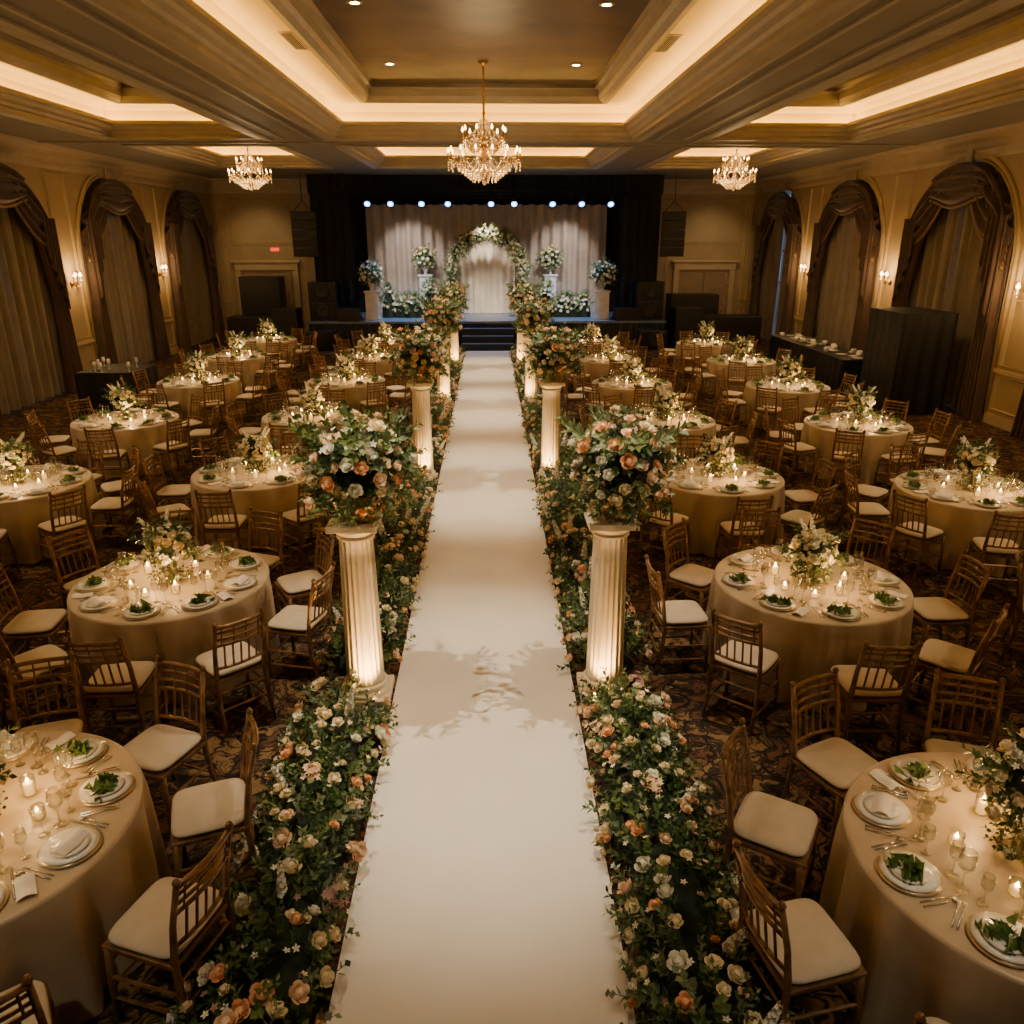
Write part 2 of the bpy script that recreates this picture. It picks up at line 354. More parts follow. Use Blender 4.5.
for ti,(x,y,n,off) in enumerate(tables):
    CR=1.08
    if off is None:
        best=None
        for o_ in range(0,360//n,5):
            c=sum(ok(x+CR*math.cos(math.radians(o_)+2*pi*k/n),y+CR*math.sin(math.radians(o_)+2*pi*k/n)) for k in range(n))+random.random()*.5
            if best is None or c>best[0]: best=(c,o_)
        off=best[1]
    off=math.radians(off)
    link('round_banquet_table',TBL[ti%3],(x,y,0),random.random()*6)
    link('place_settings',SET[n],(x,y,0),off)
    link('votive_candles',CAND,(x,y,0),off+.3)
    link('floral_centerpiece',CEN[2] if ti in(0,1) else CEN[ti%2],(x,y,0),random.random()*6)
    for k in range(n):
        a=off+2*pi*k/n; rr=CR+random.uniform(-.01,.05); cx,cy=x+rr*math.cos(a),y+rr*math.sin(a)
        if (ti<4 and abs(cx)>1.45) or ok(cx,cy):
            placed.append((cx,cy)); link('chiavari_chair',CH,(cx,cy,0),a+pi/2+random.uniform(-.1,.1))
    for q in ([0,3] if ti<4 else [4]):
        a=off+.3; px,py=CPOS[q]; c,s=math.cos(a),math.sin(a)
        plight('candle_light',(x+px*c-py*s,y+px*s+py*c,TH+.22),(6 if ti<4 else 11),CWARM,.03)
    slight('table_fill',(x,y-.6,5.38),(x,y,0.7),(200 if ti<2 else 290),30,(1,.78,.50),.9,.08)  # added lamp without a fixture, brightens the tabletop
# ------------------------------------------------------------------ columns, arrangements, garlands
def column():
    mb=MB()
    mb.add(bbox(-.2,.2,-.2,.2,0,.07,.008),'stone')
    mb.add(lathe([(.19,.07),(.195,.085),(.19,.105),(.165,.115),(.165,.13),(.175,.145),(.165,.16),(.15,.165)],40),'stone',True)
    prof=[(.152,.165)]+[(.149-.02*k/10,.18+1.19*k/10) for k in range(11)]+[(.132,1.38)]
    mb.add(lathe(prof,120,lambda r,z,a:r*(1-.10*abs(math.cos(10*a))**.6) if .17<z<1.375 else r),'stone',True)
    mb.add(lathe([(.132,1.38),(.144,1.39),(.144,1.405),(.134,1.415),(.15,1.43),(.175,1.46),(.18,1.47)],40),'stone',True)
    mb.add(bbox(-.185,.185,-.185,.185,1.47,1.52,.006),'stone')
    return mb.mesh('fluted_column')
COL=column()
def arr(seed):
    mb=MB(); c=(0,0,1.93)
    ballf(mb,c,.28,76,110,PAL,.066,.26,1.0,fill=56)
    for i in range(26):
        a=random.random()*6; d=(math.cos(a),math.sin(a),-.7-random.random()*.6)
        mb.add(SPRIG,random.choice(LV),False,Rdir(d,a),.3,(.18*math.cos(a),.18*math.sin(a),1.84))
    for i in range(16):
        a=random.random()*6; d=(math.cos(a),math.sin(a),.7)
        mb.add(SPRIG,random.choice(['leafe','leafm']),False,Rdir(d,a),.38,np.array(c)+np.array(d)*.14)
    mb.add(lathe([(.10,1.523),(.13,1.54),(.16,1.62),(.17,1.72)],20),'gold',True)
    return mb.mesh('floral_arrangement')
ARR=[arr(0),arr(1)]
UP=MB(); UP.add(lathe([(0,0),(.05,0),(.05,.05),(.04,.07),(.036,.07),(.036,.05),(0,.05)],16),'metal',True); UPM=UP.mesh('column_uplight_fixture')
CY=[5.5,11.4,17.0,22.3]; CXL,CXR=-.95,.97
for i,y in enumerate(CY):
    for s in (-1,1):
        cx=CXL if s<0 else CXR
        link('fluted_column',COL,(cx,y,0)); link('floral_arrangement',ARR[(i+(s>0))%2],(cx+(.06 if i==0 else .02),y,0.002),i*1.3+s)
        link('column_uplight_fixture',UPM,(cx-s*.10,y-.30,0.014))
        slight('column_uplight',(cx-s*.10,y-.31,.09),(cx,y-.12,.9),135,95,CWARM,.9,.03)
def garland(s,y0,y1,dens):
    mb=MB(); xc=s*1.06; L=y1-y0
    def core(u,v):
        y=y0+L*u; a=pi*v; e=min(1,min(u,1-u)*L/.15+.15); w=.24*(1+.15*math.sin(y*5)+.1*math.sin(y*13+a*3))*e; h=.15*(1+.2*math.sin(y*7+a*2))*e
        return (xc+w*math.cos(a),y,.016+h*math.sin(a))
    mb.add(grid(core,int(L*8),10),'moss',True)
    def surf(k=1):
        y=random.uniform(y0+.03,y1-.03); a=random.uniform(.12,pi-.12); return np.array((xc+.27*k*math.cos(a),y,.04+.22*k*math.sin(a))),np.array((math.cos(a),rng.normal(0,.4),math.sin(a)+.25))
    for i in range(int(L*25*dens)):
        p,d=surf(1.15); mb.add(ROSE,random.choice(PAL),True,Rdir(d,random.random()*6),random.uniform(.032,.068),p+d*.04)
    for i in range(int(L*84*dens)):
        p,d=surf(.75); d=d+rng.normal(0,.35,3); d[2]=max(d[2],.05)
        mb.add(random.choice([SPRIG,SPRIG,SPRIGW]),random.choice(LV),False,Rdir(d,random.random()*6),random.uniform(.15,.25),p)
    for i in range(int(L*1.8*dens)):
        p,d=surf(.8); d[2]+=1.2; mb.add(SPIKE,'ivory',False,Rdir(d),random.uniform(.24,.34),p)
    for i in range(int(L*24*dens)):
        p,d=surf(1.25); mb.add(BLO,random.choice(['ivory','cream','mauve']),False,Rdir(d),.022,p+d*.03)
    for i in range(int(L*1.3*dens)):
        p,d=surf(1.15)
        for q in range(18): 
            e=rng.normal(0,.028,3); mb.add(BLO,'mauve' if i%2 else random.choice(['peach','blush']),False,Rdir(d+e*9),.026,p+d*.05+e)
    mb.obj('aisle_floral_garland')
bounds=[(1.3,5.24)]+[(CY[i]+.24,CY[i+1]-.26) for i in range(3)]+[(CY[3]+.24,25.3)]
for s in (-1,1):
    for i,(a,b) in enumerate(bounds): garland(s,a,b,[1.3,1,.8,.65,.55][i])
# ------------------------------------------------------------------ shell
W=10.0; YB=30.3; YF=-4.0; CZ=5.45
mb=MB(); mb.add(([(-W-.5,YF,0),(W+.5,YF,0),(W+.5,YB,0),(-W-.5,YB,0)],[(0,1,2,3)]),'carpet'); mb.obj('floor')
mb=MB(); mb.add(grid(lambda u,v:((u-.5)*1.46,-2+27.7*v,.012+.0015*math.sin(40*v)*math.sin(6*u)),12,160),'runner',True)
mb.add(box(-.73,.73,-2,25.7,.001,.010),'runner'); mb.obj('aisle_runner')
xs=[-W-.4,-7.75,-4.75,-3.1,3.1,4.75,7.75,W+.4]; ys=[YF,3.5,18.0,19.5,25.0,YB]
mb=MB(); cof=[]
for i in range(7):
    for j in range(5):
        x0,x1,y0,y1=xs[i],xs[i+1],ys[j],ys[j+1]
        if i in(1,3,5) and j in(1,3): cof.append((x0,x1,y0,y1)); continue
        mb.add(([(x0,y0,CZ),(x1,y0,CZ),(x1,y1,CZ),(x0,y1,CZ)],[(0,1,2,3)]),'soffit')
def loops(mb,x0,x1,y0,y1,prof):
    for (a,za,_),(b,zb,mat) in zip(prof[:-1],prof[1:]):
        A=[(x0+a,y0+a,za),(x1-a,y0+a,za),(x1-a,y1-a,za),(x0+a,y1-a,za)]
        B=[(x0+b,y0+b,zb),(x1-b,y0+b,zb),(x1-b,y1-b,zb),(x0+b,y1-b,zb)]
        mb.add((A+B,[(k,(k+1)%4,4+(k+1)%4,4+k) for k in range(4)]),mat)
T='ctrim'
for (x0,x1,y0,y1) in cof:
    big=(x1-x0)>4; iw=.85 if big else .62
    prof=[(-.28,CZ-.001,''),(-.28,CZ-.03,T),(-.2,CZ-.045,T),(-.12,CZ-.02,T),(0,CZ-.02,T),(0,CZ+.04,T),(.05,CZ+.06,T),(.07,CZ+.11,T),(.13,CZ+.15,T),(.15,CZ+.20,T),(.22,CZ+.23,T),(.22,CZ+.29,T),(.2,CZ+.29,T),(.18,CZ+.25,'cove'),(-.05,CZ+.25,'cove'),(-.05,CZ+.5,'cove'),(.03,CZ+.6,'cove'),(iw-.2,CZ+.62,'cove'),(iw-.2,CZ+.56,T),(iw-.12,CZ+.55,T),(iw-.04,CZ+.60,T),(iw,CZ+.66,T),(iw,CZ+.78,T),(iw+.08,CZ+.80,T),(iw+.12,CZ+.86,'panel')]
    loops(mb,x0,x1,y0,y1,prof)
    q=iw+.12; z=CZ+.86
    mb.add(([(x0+q,y0+q,z),(x1-q,y0+q,z),(x1-q,y1-q,z),(x0+q,y1-q,z)],[(0,1,2,3)]),'panel')
    l2=MB(); loops(l2,x0,x1,y0,y1,[(.02,CZ+.262,''),(.09,CZ+.262,'led')])
    l2.obj('cove_light_strip')
mb.obj('ceiling')
mb=MB()
for x in (-3.9,3.9):
    for dx in (-.3,.3): mb.add(box(x+dx-.03,x+dx+.03,YF,18,CZ-.03,CZ+.001),T)
mb.add(box(-9.6,9.6,18.72,18.78,CZ-.03,CZ+.001),T)
mb.obj('trim_1')
dl=[(-1.6,11.5),(1.6,11.5),(-1.6,15.2),(1.6,15.2),(0,10.6),(-1.6,8.2),(1.6,8.2)]
for (x,y) in dl+[(-6.2,10),(6.2,10),(-6.2,14.5),(6.2,14.5),(0,20.9),(-6.2,23.5),(6.2,23.5)]:
    d=MB(); z=CZ+.86
    d.add(lathe([(.10,-.012),(.10,0.0),(.075,-.001),(.072,-.012)],24),'trim',True); d.add(lathe([(0,-.014),(.06,-.014)],20),'down'); d.obj('recessed_downlight',(x,y,z))
for s in (-1,1):
    d=MB(); d.add(box(-.09,.09,-.5,.5,-.015,0),'trim')
    for k in range(5): d.add(box(-.07+k*.03,-.055+k*.03,-.46,.46,-.02,-.014),'vent')
    d.obj('air_vent',(s*2.6,12.4,CZ+.615))
# side walls
WC=[6.6,11.9,17.2,22.5,27.8]; HW=1.95; SPR=3.05
def arch(y,hw=HW): return SPR+math.sqrt(max(0,hw*hw-y*y))*1.0
def side_wall(sx,name,idx):
    def P(y,z,d): return (sx*(W+d),y,z)
    mb=MB()
    e=[YF]
    for c in WC: e+=[c-HW,c+HW]
    e.append(YB)
    for i in range(0,len(e),2):
        mb.add(([P(e[i],0,0),P(e[i+1],0,0),P(e[i+1],CZ,0),P(e[i],CZ,0)],[(0,1,2,3)]),'wall')
    N=40
    for c in WC:
        a=[(HW*math.cos(pi-pi*k/N),SPR+HW*math.sin(pi-pi*k/N)) for k in range(N+1)]
        v=[];f=[]
        for (yy,zz) in a: v+=[P(c+yy,zz,0),P(c+yy,CZ,0)]
        f=[(2*k,2*k+2,2*k+3,2*k+1) for k in range(N)]
        mb.add((v,f),'wall')
        path=[(-HW,0)]+a+[(HW,0)]
        v=[];
        for (yy,zz) in path: v+=[P(c+yy,zz,0),P(c+yy,zz,.4)]
        mb.add((v,[(2*k,2*k+2,2*k+3,2*k+1) for k in range(len(path)-1)]),'trim')
    mb.obj(name)
    t=MB()
    for c in WC:
        for off,r in ((.10,.05),(.0,.03)):
            h=HW+off
            pts=[P(c-h,.18,-.01)]+[P(c+h*math.cos(pi-pi*k/N),SPR+h*math.sin(pi-pi*k/N),-.01) for k in range(N+1)]+[P(c+h,.18,-.01)]
            t.add(tube(pts,r,6),'trim',True)
        t.add(bbox(*sorted((sx*(W-.1),sx*(W+.02))),c-.12,c+.12,SPR+HW-.05,SPR+HW+.28,.015),'trim')
    piers=[(WC[i]+HW,WC[i+1]-HW) for i in range(4)]+[(YF+.3,WC[0]-HW)]
    for a,b in piers:
        for zz0,zz1 in ((1.15,4.9),(.3,.95)):
            for ins in (.2,.27):
                t.add(tube([P(a+ins+.05,zz0,-.005),P(b-ins-.05,zz0,-.005),P(b-ins-.05,zz1,-.005),P(a+ins+.05,zz1,-.005)],.022,4,True),'trim')
        t.add(box(*sorted((sx*(W-.04),sx*(W+.0))),a+.13,b-.13,1.0,1.07),'trim')
    t.obj('trim_%d'%idx)
    c=MB(); prof=[(0,4.98),(-.03,4.98),(-.05,5.05),(-.05,5.15),(-.1,5.2),(-.14,5.28),(-.24,5.34),(-.28,5.38),(-.36,5.40),(-.38,5.45)]
    v=[];
    for d,z in prof: v+=[P(YF,z,d),P(YB,z,d)]
    c.add((v,[(2*k,2*k+1,2*k+3,2*k+2) for k in range(len(prof)-1)]),'trim'); c.obj('trim_%d'%(idx+1))
    b=MB()
    for a_,b_ in [(YF,WC[0]-HW)]+[(WC[i]+HW,WC[i+1]-HW) for i in range(4)]+[(WC[-1]+HW,YB)]:
        b.add(box(*sorted((sx*(W-.035),sx*(W+.0))),a_,b_,0,.2),'trim')
    b.obj('baseboard_'+name.split('_')[1])
    for wi,cy in enumerate(WC):
        w=MB(); w.add(([P(cy-HW,0,.38),P(cy+HW,0,.38),P(cy+HW,SPR+HW,.38),P(cy-HW,SPR+HW,.38)],[(0,1,2,3)]),'pane')
        for yy in (-1.3,-.65,0,.65,1.3): w.add(box(*sorted((sx*(W+.33),sx*(W+.37))),cy+yy-.03,cy+yy+.03,0,arch(yy)-.02),'trim')
        for zz in (.9,2.0,3.05): w.add(box(*sorted((sx*(W+.33),sx*(W+.37))),cy-HW,cy+HW,zz-.03,zz+.03),'trim')
        w.obj('window_%d'%(wi+1+(5 if sx>0 else 0)))
        m=MB(); gap=.28 if (sx>0 and wi==4) else 0.0
        for s in (-1,1):
            def sh(u,v,s=s):
                yy=s*(gap+(HW-.03-gap)*u); z=.02+(arch(yy)-.06)*v
                return P(cy+yy,z,.12+.095*math.sin(yy*17+s+.6*math.sin(yy*5))+.02*math.sin(yy*43+z*.8))
            m.add(grid(sh,140,4),'sheer',True)
            def dr(u,v,s=s):
                wd=1.05-.6*math.sin(min(1,v*1.7)*pi/2)+.42*max(0,v-.5)
                outer=HW-.02+.16*v*v
                yy=s*(outer-wd*u)
                zt=arch(min(HW-.02,abs(yy)))-.05
                z=zt+(.02-zt)*v
                return P(cy+yy,z,-.12-.06*v+.085*math.sin(2*pi*5.0*u+v*1.2))
            m.add(grid(dr,60,14),'drape',True)
            def jb(u,v,s=s):
                yy=s*(HW-.05-.55*u); zt=3.9; zb=1.9+1.2*u
                return P(cy+yy,zt+(zb-zt)*v,-.27+.05*math.sin(2*pi*4*u))
            m.add(grid(jb,32,6),'drape',True)
        for k,(ya,yb_,dep) in enumerate(((-1.9,-.35,.95),(.35,1.9,.95),(-1.0,1.0,.75))):
            def sw(u,v,ya=ya,yb_=yb_,dep=dep,k=k):
                yy=ya+(yb_-ya)*u; zt=arch(yy)-.05; bow=math.sin(pi*u)
                z=zt-(dep*.55+dep*.6*bow)*v
                return P(cy+yy,z,-.17-.05*(k==2)-.10*bow*v**.5*.8-.055*math.sin(v*24+2*abs(u-.5)))
            m.add(grid(sw,24,36),'drape',True)
            pts=[sw(u/20,1.0) for u in range(21)]; m.add(tube(pts,.035,5),'fringe',True)
        m.obj('window_curtain')
    for a,b in piers[:4]:
        y=(a+b)/2; s=MB()
        s.add(lathe([(0,-.03),(.05,-.02),(.07,0),(.05,.02),(0,.03)],14),'gold',True,Rdir((-sx,0,0)),1,(sx*(W-.03),y,2.45))
        for q in (-1,1):
            s.add(tube([(sx*(W-.05),y,2.45),(sx*(W-.12),y+q*.05,2.38),(sx*(W-.17),y+q*.11,2.40),(sx*(W-.18),y+q*.13,2.5)],.009,6),'gold',True)
            s.add(lathe([(0,0),(.035,.01),(.02,.015),(.012,.02),(.012,.09),(0,.09)],12),'wax',True,t=(sx*(W-.18),y+q*.13,2.5))
            s.add(lathe([(.0,.0),(.03,.02),(.04,.05),(.018,.1),(0,.13)],10),'bulb',True,t=(sx*(W-.18),y+q*.13,2.59))
            s.add(lathe([(.065,-.03),(.05,.14)],16),'glass',True,t=(sx*(W-.18),y+q*.13,2.6))
        s.obj('wall_sconce'); plight('sconce_light',(sx*(W-.38),y,2.7),52,(1,.58,.22),.06)
side_wall(-1,'wall_left',2); side_wall(1,'wall_right',4)
mb=MB(); mb.add(([(-W-.4,YB,0),(W+.4,YB,0),(W+.4,YB,CZ),(-W-.4,YB,CZ)],[(0,1,2,3)]),'wall'); mb.obj('wall_back')
mb=MB(); mb.add(([(-W-.4,YF,0),(W+.4,YF,0),(W+.4,YF,CZ),(-W-.4,YF,CZ)],[(0,1,2,3)]),'wall'); mb.obj('wall_front')
mb=MB(); mb.add(box(-W,-6.0,YB-.035,YB,0,.2),'trim'); mb.add(box(6.0,W,YB-.035,YB,0,.2),'trim'); mb.obj('baseboard_back')
mb=MB()
for s in (-1,1):
    prof=[(0,4.98),(.03,4.98),(.05,5.05),(.05,5.15),(.1,5.2),(.14,5.28),(.24,5.34),(.28,5.38),(.36,5.40),(.38,5.45)]
    v=[]
    for d,z in prof: v+=[(s*W,YB-d,z),(s*5.95,YB-d,z)]
    mb.add((v,[(2*k,2*k+1,2*k+3,2*k+2) for k in range(len(prof)-1)]),'trim')
    for (a,b,z0,z1) in ((6.1,6.7,3.1,4.8),(7.0,9.3,3.25,4.8),(9.5,9.8,1.2,4.8),(6.1,6.7,.4,2.9),(9.5,9.8,.3,1.0)):
        for ins in (0,.07): mb.add(tube([(s*(a+ins),YB-.005,z0+ins),(s*(b-ins),YB-.005,z0+ins),(s*(b-ins),YB-.005,z1-ins),(s*(a+ins),YB-.005,z1-ins)],.025,4,True),'trim')
mb.obj('trim_6')
for i,s in enumerate((-1,1)):
    d=MB(); c=s*8.1
    d.add(box(c-.95,c-.01,YB-.06,YB-.001,0,2.35),'door'); d.add(box(c+.01,c+.95,YB-.06,YB-.001,0,2.35),'door')
    for q in (-.48,.48):
        for z0,z1 in ((.2,1.0),(1.15,2.2)): d.add(tube([(c+q-.32,YB-.065,z0),(c+q+.32,YB-.065,z0),(c+q+.32,YB-.065,z1),(c+q-.32,YB-.065,z1)],.018,4,True),'trim')
    for q in (-1,1): d.add(bbox(c+q*1.05-.1,c+q*1.05+.1,YB-.12,YB-.001,0,2.45,.01),'trim'); d.add(lathe([(0,0),(.025,.01),(.025,.04),(0,.05)],10),'gold',True,Rdir((0,-1,0)),1,(c+q*.07,YB-.06,1.05))
    d.add(bbox(c-1.15,c+1.15,YB-.14,YB-.001,2.36,2.62,.01),'trim'); d.add(bbox(c-1.25,c+1.25,YB-.2,YB-.001,2.62,2.70,.015),'trim')
    d.obj('door_%d'%(i+1))
d=MB(); d.add(bbox(-.15,.15,-.03,.0,-.06,.06,.01),'exit'); d.obj('exit_sign',(-7.75,YB-.002,3.08))
# ------------------------------------------------------------------ chandeliers
def chand():
    mb=MB()
    mb.add(lathe([(0,0),(.05,.02),(.03,.07),(.07,.12),(.10,.18),(.05,.26),(.03,.34),(.06,.4),(.05,.46),(.02,.52),(.035,.6),(.05,.68),(.02,.76),(.015,1.0),(.03,1.05),(.0,1.1)],16),'gold',True)
    def oct_(r): return [(r,0,0),(-r,0,0),(0,r,0),(0,-r,0),(0,0,r*1.5),(0,0,-r*1.5)],[(0,2,4),(2,1,4),(1,3,4),(3,0,4),(2,0,5),(1,2,5),(3,1,5),(0,3,5)]
    def tier(n,R,z,zc,ph):
        for k in range(n):
            a=2*pi*k/n+ph; c,s=math.cos(a),math.sin(a)
            pts=[]
            for i in range(11):
                u=i/10; r=.04+(R-.04)*u; zz=z-.16*math.sin(pi*min(1,u*1.25))+ (zc-z)*u
                pts.append((r*c,r*s,zz))
            mb.add(tube(pts,.013,6),'gold',True)
            e=(R*c,R*s,pts[-1][2])
            mb.add(lathe([(0,0),(.045,.015),(.03,.02),(.014,.03),(.014,.11),(0,.11)],10),'gold',True,t=e)
            mb.add(lathe([(0,.11),(.018,.13),(.02,.15),(.008,.185),(0,.2)],8),'bulb',True,t=e)
            for j in range(4): mb.add(oct_(.014+.004*(j==3)),'crystal',t=(e[0],e[1],e[2]-.03-.04*j))
            a2=2*pi*(k+1)/n+ph
            for j in range(1,8):
                u=j/8; aa=a+(a2-a)*u; rr=R*(1-.12*math.sin(pi*u))
                mb.add(oct_(.013),'crystal',t=(rr*math.cos(aa),rr*math.sin(aa),e[2]-.09*math.sin(pi*u)))
            for j in range(1,12):
                u=j/12; rr=R*(1-u)*(1-.35*math.sin(pi*u))+.04
                mb.add(oct_(.013),'crystal',t=(rr*c,rr*s,e[2]+(.98-e[2])*u**1.3))
    tier(14,.60,.30,.34,0); tier(9,.36,.58,.66,.2)
    for k in range(6):
        R=.44-.06*k*(1-.04*k); n=40-5*k
        for i in range(n):
            a=2*pi*i/n; mb.add(oct_(.017),'crystal',t=(R*math.cos(a),R*math.sin(a),.22-.035*k))
            mb.add(oct_(.014),'crystal',t=(R*math.cos(a),R*math.sin(a),.185-.035*k))
    mb.add(lathe([(0,-.05),(.03,-.03),(.04,.0),(.02,.03),(0,.03)],10),'crystal',False)
    return mb
CHM=chand().mesh('crystal_chandelier')
for (x,y,zb,zc,sc) in ((0,15.0,4.42,CZ+.86,1.05),(-5.78,21,4.62,CZ+.86,.84),(6.1,20.6,4.62,CZ+.86,.84)):
    o=link('crystal_chandelier',CHM,(x,y,zb),0); o.scale=(sc,)*3
    ch=MB(); top=zb+1.08*sc; h=zc-top
    ch.add(tube([(0,0,(top-zb)/sc),(0,0,(zc-zb)/sc-.03)],.010,5),'gold')
    for k in range(int(h/.06)): ch.add(tube([(.016*math.cos(a),0,(top-zb+k*.06)/sc+.03*math.sin(a)+.03) for a in np.linspace(0,2*pi,9)[:-1]],.005,4,True),'gold')
    ch.add(lathe([(.08,-.0),(.07,-.03),(.02,-.07),(0,-.07)][::-1],16),'gold',True,t=(0,0,(zc-zb)/sc))
    co=ch.obj('chain_and_canopy'); co.parent=o
    plight('chandelier_light',(x,y,zb+.25*sc),150 if x==0 else 105,(1,.68,.34),.3)
# ------------------------------------------------------------------ stage
mb=MB(); SY=26.7; SZ=.85; SH=6.0
mb.add(box(-SH,SH,SY,YB-.02,0.78,SZ),'stage')
mb.add(grid(lambda u,v:(-SH+.05+(2*SH-.1)*u,SY+.04+.02*math.sin(u*420),.78*v),420,1),'skirt',True)
for s in (-1,1): mb.add(box(*sorted((s*(SH-.05),s*(SH-.1))),SY+.05,YB-.02,0,.78),'skirt')
mb.add(box(-SH,SH,SY-.01,SY,.79,.85),'stage'); mb.obj('stage_platform')
mb=MB()
for k in range(3): mb.add(bbox(-.85,.85,SY-.9+.3*k,SY-.012,.212*k,.212*(k+1),.008),'skirt'); mb.add(box(-.84,.84,SY-.905+.3*k,SY-.6+.3*k,.212*(k+1),.212*(k+1)+.006),'stage')
mb.obj('stage_steps')
def curtain(name,x0,x1,y,z0,z1,amp,wl,mat):
    mb=MB(); L=x1-x0; n=int(L/wl*8)
    mb.add(grid(lambda u,v:(x0+L*u,y+amp*math.sin(2*pi*L*u/wl)+.3*amp*math.sin(2*pi*L*u/wl*.37+v),z0+(z1-z0)*v),n,2),mat,True)
    mb.add(tube([(x0,y,z1),(x1,y,z1)],.03,6),'metal'); return mb.obj(name)
curtain('black_stage_drape',-5.9,5.9,YB-.15,SZ+.005,CZ-.05,.05,.3,'black')
curtain('black_stage_drape',-5.85,-4.5,27.95,SZ+.005,CZ-.05,.06,.3,'black')
curtain('black_stage_drape',4.5,5.85,27.95,SZ+.005,CZ-.05,.06,.3,'black')
curtain('black_stage_valance',-5.85,5.85,27.7,4.85,CZ-.05,.04,.25,'black')
curtain('stage_backdrop_curtain',-4.3,4.3,29.75,SZ+.01,4.6,.08,.40,'backdrop')
curtain('stage_backdrop_curtain',-1.0,1.0,29.5,SZ+.01,3.55,.05,.25,'backc')
mb=MB()
for dz,dy in ((0,0),(.22,0),(.11,.18)): mb.add(tube([(-5,27.3+dy,4.72+dz),(5,27.3+dy,4.72+dz)],.022,6),'metal')
for k in range(40):
    x=-5+.25*k; mb.add(tube([(x,27.3,4.72),(x+.125,27.3,4.94),(x+.25,27.3,4.72)],.01,4),'metal')
for x in (-4.6,0,4.6): mb.add(tube([(x,27.3,4.9),(x,27.3,CZ-.002)],.012,5),'metal')
mb.obj('lighting_truss')
for x in (-3.85,-3.1,-2.1,-1.25,.15,.9,2.15,3.1,4.05):
    mb=MB(); R=Rdir((0,-.75,-.6))
    mb.add(lathe([(.06,-.28),(.085,-.2),(.09,-.05),(.145,0),(.14,0),(.085,-.03)],16),'metal',True,R)
    mb.add(lathe([(0,-.022),(.125,-.022)],16),'blue',False,R); mb.add(lathe([(0,-.017),(.05,-.017)],12),'bluec',False,R)
    mb.add(tube([(-.1,0,-.02),(-.1,0,.14),(.1,0,.14),(.1,0,-.02)],.01,4),'metal'); mb.add(tube([(0,0,.14),(0,0,.17)],.02,6),'metal')
    mb.obj('stage_spotlight',(x,27.16,4.50))
for x,tx in ((-3.1,-2.6),(3.1,2.6)): slight('stage_wash',(x,28.2,4.6),(tx,29.7,2.2),280,80,(1,.86,.78),.8,.1)
slight('stage_wash',(0,27.9,4.6),(0,29.5,1.8),620,50,(1,.86,.68),.8,.1)
slight('stage_blue_wash',(-3,27.4,4.5),(-2.6,27.4,.85),760,95,(.30,.52,1),.9,.1); slight('stage_blue_wash',(3,27.4,4.5),(2.6,27.4,.85),760,95,(.30,.52,1),.9,.1)
slight('stage_wash',(-2,24.5,5.4),(-2,28.7,1.2),1100,50,(1,.90,.72),.8,.1); slight('stage_wash',(2,24.5,5.4),(2,28.7,1.2),1100,50,(1,.90,.72),.8,.1)
mb=MB(); pts=[(-1.25,.0),(-1.25,.5),(-1.25,1.0),(-1.25,1.5)]+[(-1.25*math.cos(a),1.5+1.25*math.sin(a)) for a in np.linspace(0,pi,15)[1:-1]]+[(1.25,1.5),(1.25,1.0),(1.25,.5),(1.25,0)]
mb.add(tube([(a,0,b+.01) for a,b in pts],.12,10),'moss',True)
for i in range(900):
    k=random.uniform(0,len(pts)-1.01); j=int(k); u=k-j; p=np.array((pts[j][0]*(1-u)+pts[j+1][0]*u,0,pts[j][1]*(1-u)+pts[j+1][1]*u))
    d=rng.normal(0,1,3); d[1]=-abs(d[1]); d/=np.linalg.norm(d)
    p=p+d*.14; p[2]=max(p[2],.07)
    if i%4==0: mb.add(SPRIGW,random.choice(['leafm','leafe','leafe']),False,Rdir(d+np.array((0,0,.1)),i),.24,p)
    elif i%4<3: mb.add(ROSE,random.choice(['ivory','ivory','cream','ivory']),True,Rdir(d,i),.06,p+d*.08)
    else: mb.add(SPRIG,random.choice(['leafm','leafe']),False,Rdir(d,i),.26,p)
mb.obj('floral_wedding_arch',(0,28.6,SZ+.004))
def bush(x,y,w,h,n):
    mb=MB(); 
    mb.add(grid(lambda u,v:(w*.8*math.sin(pi*v/2+.001)*math.cos(2*pi*u),.25*math.sin(pi*v/2+.001)*math.sin(2*pi*u),h*.75*math.cos(pi*v/2)+.003),16,8),'moss',True)
    for i in range(n):
        a=random.random()*2*pi; b=random.uniform(.05,1.35); d=np.array((math.cos(a)*math.sin(b),math.sin(a)*math.sin(b),math.cos(b))); p=d*np.array((w,.27,h))*.8; p[2]+=.04
        if i%2: mb.add(ROSE,random.choice(['ivory','ivory','cream']),True,Rdir(d,i),.068,p+d*.08)
        else: mb.add(random.choice([SPRIG,SPRIGW]),random.choice(['leafm','leafe','leafm']),False,Rdir(d,i),.26,p)
    mb.obj('stage_floral_bush',(x,y,SZ+.002))
for x,w,h,n in ((-2.75,.8,.75,220),(2.75,.8,.75,220),(-2.0,.35,1.3,150),(2.0,.35,1.3,150),(-3.45,.3,1.1,90),(3.4,.3,.8,80)): bush(x,28.25,w,h,n)
def ped(w,h): 
    mb=MB(); mb.add(bbox(-w/2-.03,w/2+.03,-w/2-.03,w/2+.03,0,.08,.01),'white'); mb.add(bbox(-w/2,w/2,-w/2,w/2,.08,h-.06,.008),'white'); mb.add(bbox(-w/2-.04,w/2+.04,-w/2-.04,w/2+.04,h-.06,h,.01),'white'); return mb
def parr(h):
    mb=MB(); mb.add(lathe([(.08,0),(.05,.03),(.05,.08),(.12,.2),(.14,.26)],16),'white',True,t=(0,0,h+.002)); ballf(mb,(0,0,h+.56),.32,60,80,PALW,.07,.30,.95,fill=30); return mb
